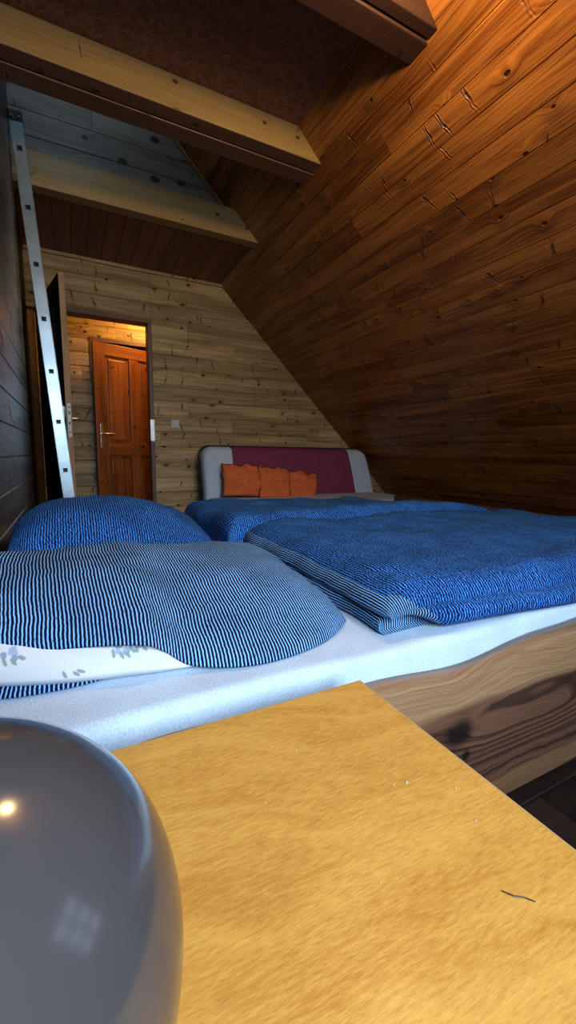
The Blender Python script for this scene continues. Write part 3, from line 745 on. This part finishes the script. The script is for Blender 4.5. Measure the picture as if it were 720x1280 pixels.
# striped lower flap
fl_f = [(-.185, .640, -.2985), (-.10, .585, -.2985), (-.03, .572, -.2985), (.03, .578, -.2985), (.06, .60, -.2985)]
fl_b = [(-.185, .80, -.297), (-.10, .80, -.297), (-.03, .80, -.297), (.06, .80, -.297), (.20, .80, -.297)]
G, UV = patch(fl_f, fl_b, 60, 12, 0, lambda s_, t: .006*math.sqrt(t), 3, .0005)
mb = MB(); mb.grid(G, UV); cap_bottom(mb, G, -.3015); mb.build('lower_flap', M['stripe'], pn, smooth=True)
# white floral insert: colour attribute carries the printed sprigs
def insert():
    fr = [(-.185, .648, -.285), (-.10, .606, -.287), (-.02, .578, -.288), (.05, .566, -.289), (.10, .556, -.291), (.15, .553, -.296), (.20, .56, -.298)]
    bk = [(-.185, .80, -.262), (-.10, .80, -.262), (-.01, .79, -.262), (.08, .78, -.262), (.15, .78, -.262), (.22, .78, -.262), (.30, .78, -.262)]
    def dm(s_, t): return .036*math.sqrt(min(1, t/.14))*(1-.75*sstep(.72, .99, s_))
    G, UV = patch(fr, bk, 330, 110, 0, dm, 4, .0016, tp=2.6)
    mb = MB(); mb.grid(G, UV); cap_bottom(mb, G, -.299)
    return mb
m, nt, b = newmat('white_floral_cotton'); t = NT(nt)
at = t.n('ShaderNodeAttribute', attribute_name='print'); t.l(at.outputs['Color'], b.inputs['Base Color']); b.inputs['Roughness'].default_value = .85; b.inputs['Specular IOR Level'].default_value = .2
M['floral'] = m
ins = insert().build('floral_cushion', M['floral'], pn, smooth=True); ins['label'] = 'white cushion printed with small blue and grey-green flowers'
me = ins.data; ca = me.color_attributes.new('print', 'FLOAT_COLOR', 'POINT')
w0 = Vector(ins['_w'])
def spray(px, pz): return (px, pz)
flowers = []
rs = random.Random(5)
def sprig(x, z, kind):
    if kind in ('f', 'fl'):
        for k in range(6): flowers.append((x+rs.uniform(-.007, .007), z+rs.uniform(-.005, .005), .0036, 0, (.30, .34, .50) if k % 2 else (.42, .46, .62)))
    for k in range(4 if kind != 's' else 3):
        a = -PI*(.12+.25*k)+rs.uniform(-.2, .2); flowers.append((x+math.cos(a)*.015, z+math.sin(a)*.0065-.001, .0050, a*.6, (.28, .35, .33)))
sprig(-.083, -.258, 'fl'); sprig(.050, -.262, 'fl'); sprig(.073, -.257, 'f'); sprig(-.015, -.276, 's'); sprig(-.15, -.275, 'f')
for i, vtx in enumerate(me.vertices):
    p = vtx.co+w0; c = (.74, .73, .72)
    q = p.z if p.y < .70 else -1
    # distance along the visible front: use x and the unrolled height
    hgt = p.z
    for fx, fz, r_, a, col in flowers:
        dx, dz = p.x-fx, hgt-fz
        if abs(dx) < .02 and abs(dz) < .02:
            if a: ca_, sa_ = math.cos(a), math.sin(a); lx = dx*ca_+dz*sa_; lz = -dx*sa_+dz*ca_; inside = (lx/r_)**2+(lz/(r_*.42))**2 < 1
            else: inside = dx*dx+dz*dz < (r_)**2
            if inside and p.y < .64: c = col
    ca.data[i].color = (*c, 1)
# far pillow (blue side up)
fp_f = [(-.155, 1.14, -.29), (-.09, 1.10, -.285), (0, 1.11, -.28), (.12, 1.11, -.28), (.24, 1.12, -.285), (.34, 1.15, -.29), (.38, 1.18, -.295)]
fp_b = [(-.17, 1.60, -.295), (-.10, 1.70, -.295), (0, 1.72, -.295), (.12, 1.72, -.295), (.24, 1.72, -.295), (.36, 1.70, -.295), (.42, 1.58, -.295)]
def dome_f(s_, t):
    e = max(0, 1-abs(2*t-1)**2.6)**.6; a = min(1, s_/.30); b_ = min(1, (1-s_)/.62)
    return .152*e*math.sqrt(max(0, 1-(1-a)**2))**.9*(b_*(2-b_))**.74
G, UV = patch(fp_f, fp_b, 120, 100, 0, dome_f, 8.0, .0075)
mb = MB(); mb.grid(G, UV); cap_bottom(mb, G, -.302)
o = mb.build('pillow', M['blue'], smooth=True); tag(o, 'plump blue speckled pillow lying behind the striped pillow at the left wall', 'pillow', 'bed pillows')

# ------------------------------------------------------------------ nightstand
TZ = -.30
ns_ = thing('nightstand', (.07, .18, FLOOR), 'bright honey-coloured wooden bedside table filling the foreground', 'bedside table')
TX0, TX1, TY0, TY1 = -.19, .331, -.06, .426
mb = MB(); mb.box((TX0, TY0, TZ-.018), (TX1-TX0, 0, 0), (0, TY1-TY0, 0), (0, 0, .018), r=.5)
mb.build('tabletop', M['table'], ns_, bevel=.0012)
mb = MB()
mb.box((TX1, TY0, TZ-.018), (.0015, 0, 0), (0, TY1-TY0+.0015, 0), (0, 0, .0175), r=.5); mb.box((TX0, TY1, TZ-.018), (TX1-TX0, 0, 0), (0, .0015, 0), (0, 0, .0175), r=.5)
mb.build('edge_band', M['tedge'], ns_)
for x, nm in ((TX0, 'side_panel'), (TX1-.02, 'side_panel')):
    mb = MB(); mb.box((x, TY0+.01, FLOOR+.05), (.018, 0, 0), (0, TY1-TY0-.02, 0), (0, 0, TZ-.018-FLOOR-.051)); mb.build(nm, M['tedge'], ns_, bevel=.001)
mb = MB(); mb.box((TX0+.018, TY1-.03, FLOOR+.05), (TX1-TX0-.038, 0, 0), (0, .012, 0), (0, 0, TZ-.018-FLOOR-.051)); mb.build('back_panel', M['tedge'], ns_)
for k in range(2):
    mb = MB(); z_ = FLOOR+.07+k*.22
    mb.box((TX0+.02, TY0+.0, z_), (TX1-TX0-.042, 0, 0), (0, .016, 0), (0, 0, .2)); d_ = mb.build('drawer', M['tedge'], ns_, bevel=.002)
    mb = MB(); mb.lathe([(.0, -.012), (.012, -.01), (.014, 0), (.012, .01), (0, .012)], (.07, TY0-.012, z_+.1), 16); mb.build('knob', M['chrome'], d_, smooth=True)
for x, y in ((TX0+.01, TY0+.02), (TX1-.05, TY0+.02), (TX0+.01, TY1-.06), (TX1-.05, TY1-.06)):
    mb = MB(); mb.box((x, y, FLOOR+.001), (.035, 0, 0), (0, .035, 0), (0, 0, .049)); mb.build('leg', M['tedge'], ns_)
# small marks, fluff and hair on the top
mb = MB(); rs = random.Random(3)
def crumb(x, y, r_):
    pts = [V(x+math.cos(a)*r_*rs.uniform(.6, 1.2), y+math.sin(a)*r_*rs.uniform(.5, 1.1), TZ+.0006) for a in [i*PI/4 for i in range(8)]]; mb.face(pts)
    cc = [p-V(0, 0, .0005) for p in pts]
    for i in range(8): mb.face([cc[i], cc[(i+1) % 8], pts[(i+1) % 8], pts[i]])
for x, y, r_ in ((.262, .262, .0016), (.249, .265, .0009), (.298, .237, .0007), (.17, .36, .0006), (.19, .345, .0008), (.135, .30, .0006), (.285, .205, .0006), (.20, .25, .0005), (.24, .31, .0006), (.11, .36, .0005), (.18, .20, .0005)): crumb(x, y, r_)
o = mb.build('dust_specks', M['white']); tag(o, 'tiny pale dust specks scattered on the honey-coloured tabletop', 'dust', None, 'stuff')
mb = MB(); mb.tube([(.252, .157, TZ+.0006), (.256, .151, TZ+.0008), (.262, .147, TZ+.0006), (.266, .142, TZ+.0006)], .0004, 6); o = mb.build('lint_thread', M['black']); tag(o, 'short dark curved thread lying on the right part of the tabletop', 'thread')

# globe lamp
lc = V(-.0616, .177, -.2036); lr = .0964
lp = thing('table_lamp', (lc.x, lc.y, TZ), 'dark grey glossy globe lamp on the bedside table at the lower left', 'lamp')
mb = MB(); K = 64
prof = []
for i in range(K+1):
    th = PI*i/K; z = -math.cos(th)*lr
    if z < -lr*.93: continue
    prof.append((math.sin(th)*lr, z))
mb.lathe(prof, lc, 96); mb.build('globe', M['grey'], lp, smooth=True)
mb = MB(); mb.lathe([(0, 0.0005), (.046, .0005), (.047, .003), (.044, .0085), (.034, .010), (0, .010)], V(lc.x, lc.y, TZ), 64); mb.build('base', M['black'], lp, smooth=True)

# ------------------------------------------------------------------ sofa
sofa = thing('sofa', (1.93, 3.3, FLOOR), 'low sofa bed with maroon centre and grey-blue ends against the back wall', 'sofa')
# backrest: rounded-rect outline in (x,z), leaning; thickness rounded
def back_outline(x0, x1, zb_, zt_, r_, n=10):
    pts = [(x0, zb_)]
    for i in range(n+1): a = PI-PI/2*i/n; pts.append((x0+r_+math.cos(a)*r_, zt_-r_+math.sin(a)*r_))
    for i in range(n+1): a = PI/2-PI/2*i/n; pts.append((x1-r_+math.cos(a)*r_, zt_-r_+math.sin(a)*r_))
    pts.append((x1, zb_)); return pts
def backrest(x0, x1, name, mat, rl, rr, zt_=.066, zb_=-.42, y0=3.62, th=.15, lean=.22, slantr=0):
    # grid over x and a rounded vertical profile
    nx = 60; prof = []
    e = .04
    for i in range(9): a = i/8*PI/2; prof.append((-th/2+e-e*math.cos(a)*1.0, None))
    mb = MB(); rows = []; uvs = []
    for i in range(nx+1):
        s_ = i/nx; x = x0+(x1-x0)*s_; zt2 = zt_
        if rl and x < x0+rl: zt2 = zt_-rl+math.sqrt(max(0, rl*rl-(x0+rl-x)**2))
        if rr and x > x1-rr: zt2 = zt_-rr+math.sqrt(max(0, rr*rr-(x-x1+rr)**2))
        ed = 1.0
        if rl: ed = min(ed, math.sqrt(max(0, 1-max(0, 1-(x-x0)/.05)**2)))
        if rr: ed = min(ed, math.sqrt(max(0, 1-max(0, 1-(x1-x)/.05)**2)))
        hw = th/2*(.35+.65*ed); row = []; ru = []
        K = 34
        pts = [(-hw, zb_)]
        for k in range(14): pts.append((-hw, zb_+(zt2-e-zb_)*(k+1)/14))
        for k in range(1, 12): a = PI*k/12; pts.append((-hw*math.cos(a), zt2-e+math.sin(a)*e))
        for k in range(5): pts.append((hw, zt2-e-(zt2-e-zb_)*(k)/4))
        L = 0; pv = None
        for (dy, z) in pts:
            xx = x + (slantr*( .066 - z) if x > 1.9 else 0)*((x-1.9)/(2.8-1.9))
            bulge = .01*math.sin(PI*max(0, min(1, (z-zb_)/(zt2-zb_)))) if dy < 0 else 0
            p = V(xx, y0+dy-bulge+(z-zb_)*lean, z); row.append(p)
            if pv is not None: L += (p-pv).length
            pv = p; ru.append((x, L))
        rows.append(row); uvs.append(ru)
    mb.grid(rows, uvs, flip=True)
    mb.face([p for p in rows[0]], None); mb.face([p for p in reversed(rows[-1])], None)
    return mb.build(name, mat, sofa, smooth=True)
XA, XB, XCc, XD = 1.03, 1.295, 2.56, 2.80
backrest(XA, XB, 'backrest_end', M['sofag'], .10, 0)['label'] = 'grey-blue left end of the backrest'
backrest(XB, XCc, 'backrest_centre', M['maroon'], 0, 0, zt_=.067, slantr=.16)['label'] = 'maroon centre of the backrest'
backrest(XCc, XD, 'backrest_end', M['sofag'], 0, .10, slantr=.16)['label'] = 'grey-blue right end of the backrest'
# dark piping round the ends
mb = MB(); pts = [p for p in back_outline(XA-.004, XD+.004, -.42, .066, .10)]
pp = [V(x+(.16*(.066-z) if x > 2.2 else 0), 3.685+(z+.42)*.22, z+.004) for x, z in pts]; mb.tube(pp, .009, 8); mb.build('piping', M['pipe'], sofa, smooth=True)
slab(1.02, 2.86, 2.80, 3.56, -.62, -.375, .06, 60, 40, None).build('seat', M['sofag'], sofa, smooth=True)
mb = MB(); mb.box((1.06, 2.84, -.72), (1.76, 0, 0), (0, .72, 0), (0, 0, .11)); mb.build('bed_box', M['pipe'], sofa, bevel=.01)
for x, y in ((1.1, 2.88), (2.72, 2.88), (1.1, 3.5), (2.72, 3.5)):
    mb = MB(); mb.tube([(x, y, FLOOR+.001), (x, y, -.715)], [.02, .028], 14); mb.build('leg', M['pipe'], sofa)

def cushion(cx, cz, w, h, y, lean, roll, seed, label):
    nx = 26; mb = MB(); mid_ = []
    ang = lean
    def P(s_, t, sd):
        a, c_ = s_*2-1, t*2-1
        th = (1-abs(a)**2.6)**.5*(1-abs(c_)**2.6)**.5 if abs(a) < 1 and abs(c_) < 1 else 0
        pin = 1-.05*(1-a*a)*abs(c_)**4; pin2 = 1-.05*(1-c_*c_)*abs(a)**4
        lx = a*w/2*pin2; lz = c_*h/2*pin
        lx += .016*noise.noise(Vector((seed*7.3, c_*2.2, 1)))*abs(a)+.003*noise.noise(Vector((seed, c_*4, 2))); lz += .020*noise.noise(Vector((a*2.3, seed*5.1, 4)))*(c_+1)+.003*noise.noise(Vector((a*4, seed, 5)))
        ly = sd*(.050*th)+(.020*noise.noise(Vector((lx*9+seed, lz*9, 3)))+.016*noise.noise(Vector((lx*22+seed, lz*14, 3)))+.010*math.sin(lz*60+6*noise.noise(Vector((lx*6, seed, 0)))))*th
        lx2 = lx*math.cos(roll)-lz*math.sin(roll); lz2 = lx*math.sin(roll)+lz*math.cos(roll)
        return V(cx+lx2, y+ly*math.cos(ang)+lz2*math.sin(ang), cz+lz2*math.cos(ang)-ly*math.sin(ang))
    for sd in (-1, 1):
        G = [[P(i/nx, j/nx, sd) for i in range(nx+1)] for j in range(nx+1)]
        mb.grid(G, [[(i/nx*w, j/nx*h) for i in range(nx+1)] for j in range(nx+1)], flip=(sd > 0))
    o = mb.build('cushion', M['orange'], smooth=True)
    mb = MB(); loop = [P(i/20, 0, 0) for i in range(20)]+[P(1, i/20, 0) for i in range(20)]+[P(1-i/20, 1, 0) for i in range(20)]+[P(0, 1-i/20, 0) for i in range(21)]
    mb.tube(loop, .0045, 6); mb.build('piping', M['pipe'], o, smooth=True)
    tag(o, label, 'cushion', 'rust orange cushions'); return o
cushion(1.325, -.225, .38, .29, 3.44, .26, -.05, 1, 'leftmost rust-orange cushion leaning on the sofa back')
cushion(1.615, -.255, .31, .29, 3.40, .30, -.09, 2, 'middle rust-orange cushion squeezed between the two others')
cushion(1.90, -.280, .36, .27, 3.44, .28, -.20, 3, 'rightmost rust-orange cushion, lowest and tilted, on the sofa')

# small wooden stool by the sofa's right end
stl = thing('wooden_stool', (3.05, 3.34, FLOOR), 'small brown wooden stool at the right end of the sofa', 'stool')
mb = MB(); mb.box((2.90, 3.20, -.455), (.27, 0, 0), (0, .26, 0), (0, 0, .028)); mb.build('seat', M['shelfw'], stl, bevel=.004)
for x, y in ((2.915, 3.22), (3.12, 3.22), (2.915, 3.41), (3.12, 3.41)):
    mb = MB(); mb.box((x, y, FLOOR+.001), (.028, 0, 0), (0, .028, 0), (0, 0, .393)); mb.build('leg', M['shelfw'], stl, bevel=.002)

# ------------------------------------------------------------------ window behind the viewer
wn = thing('window_1', ((WX0+WX1)/2, Y0-.03, WZ0), 'white wooden window behind the viewer', 'window', None, 'structure')
def wbar(x0, x1, z0, z1, nm='window_frame'):
    mb = MB(); mb.box((x0, Y0-.055, z0), (x1-x0, 0, 0), (0, .05, 0), (0, 0, z1-z0)); mb.build(nm, M['paint'], wn, bevel=.004)
wbar(WX0, WX1, WZ0, WZ0+.05); wbar(WX0, WX1, WZ1-.05, WZ1); wbar(WX0, WX0+.05, WZ0+.05, WZ1-.05); wbar(WX1-.05, WX1, WZ0+.05, WZ1-.05)
xm = (WX0+WX1)/2; wbar(xm-.03, xm+.03, WZ0+.05, WZ1-.05, 'mullion'); zm = WZ0+.75
wbar(WX0+.05, xm-.03, zm-.02, zm+.02, 'glazing_bar'); wbar(xm+.03, WX1-.05, zm-.02, zm+.02, 'glazing_bar')

# roof window in the sloping wall beside the viewer (seen only as a reflection in the globe lamp)
def sp_(y, s_, h): return V(KS, y, 0)+Vs*s_+Ns*h
rw = thing('window_2', tuple(sp_(-.35, .55, 0)), 'roof window in the sloping wall beside the viewer', 'window', None, 'structure')
m_, nt_, b_ = newmat('sky_seen_through_pane'); b_.inputs['Base Color'].default_value = (.05, .06, .07, 1); b_.inputs['Roughness'].default_value = .1
b_.inputs['Emission Color'].default_value = (.55, .72, 1, 1); b_.inputs['Emission Strength'].default_value = 2.2
y0w, y1w, s0w, s1w = -.72, -.02, .22, 1.30
def rbox(ya, yb, sa, sb, h0, h1, nm, mat):
    mb = MB(); mb.box(sp_(ya, sa, h0), V(0, yb-ya, 0), Vs*(sb-sa), Ns*(h1-h0)); return mb.build(nm, mat, rw, bevel=.003)
for a_ in ((y0w, y1w, s0w, s0w+.06), (y0w, y1w, s1w-.06, s1w), (y0w, y0w+.06, s0w+.06, s1w-.06), (y1w-.06, y1w, s0w+.06, s1w-.06)): rbox(*a_, .001, .045, 'window_frame', M['frame'])
ymw = (y0w+y1w)/2; rbox(ymw-.03, ymw+.03, s0w+.06, s1w-.06, .001, .04, 'glazing_bar', M['frame'])
for k in range(1, 3):
    sm_ = s0w+(s1w-s0w)*k/3; rbox(y0w+.06, ymw-.03, sm_-.03, sm_+.03, .001, .04, 'glazing_bar', M['frame']); rbox(ymw+.03, y1w-.06, sm_-.03, sm_+.03, .001, .04, 'glazing_bar', M['frame'])
rbox(y0w+.05, y1w-.05, s0w+.05, s1w-.05, .002, .012, 'pane', m_)

# ------------------------------------------------------------------ light
def area(name, loc, rot, sx, sy, power, col):
    l = bpy.data.lights.new(name, 'AREA'); l.shape = 'RECTANGLE'; l.size = sx; l.size_y = sy; l.energy = power; l.color = col
    o = bpy.data.objects.new(name, l); COL.objects.link(o); o.location = loc; o.rotation_euler = rot; o['_w'] = tuple(loc); return o
aw = area('daylight_through_window', (xm, Y0-.10, (WZ0+WZ1)/2+.05), (PI/2-.62, 0, 0), .86, 1.05, 41, (.60, .79, 1.0)); aw.data.spread = math.radians(125)
area('loft_cool_fill', (.02, 2.42, 2.3), (PI/2.3, 0, 0), .3, .3, 1.5, (.60, .80, 1.0))  # cool fill added to brighten the gable boards; no loft window stands here
def point(name, loc, power, col, size=.03):
    l = bpy.data.lights.new(name, 'POINT'); l.energy = power; l.color = col; l.shadow_soft_size = size
    o = bpy.data.objects.new(name, l); COL.objects.link(o); o.location = loc; return o
point('ceiling_lamp_light', (.92, .98, 1.48), 32, (1.0, .67, .28), .06)
point('hallway_lamp_light', (.80, 4.62, 1.40), 22, (1.0, .55, .14), .05)
w = bpy.data.worlds.new('sky'); S.world = w; w.use_nodes = True
bg = w.node_tree.nodes['Background']; bg.inputs[0].default_value = (.45, .62, 1, 1); bg.inputs[1].default_value = .35

# ------------------------------------------------------------------ camera
cam = bpy.data.cameras.new('camera'); co = bpy.data.objects.new('camera', cam); COL.objects.link(co)
cam.sensor_fit = 'VERTICAL'; cam.sensor_height = 36; cam.lens = 36*FPX/1280; cam.clip_start = .01
r_, d_, f_ = [Vector(v) for v in CAMR]
co.matrix_world = Matrix((( r_.x, -d_.x, -f_.x, 0), (r_.y, -d_.y, -f_.y, 0), (r_.z, -d_.z, -f_.z, 0), (0, 0, 0, 1)))
S.camera = co
for o in list(COL.objects):
    if o.parent is None: o.location.z -= FLOOR
    if '_w' in o: del o['_w']
S.view_settings.view_transform = 'Standard'; S.view_settings.look = 'None'; S.view_settings.gamma = 1; S.view_settings.use_curve_mapping = False
S.view_settings.exposure = 0.0
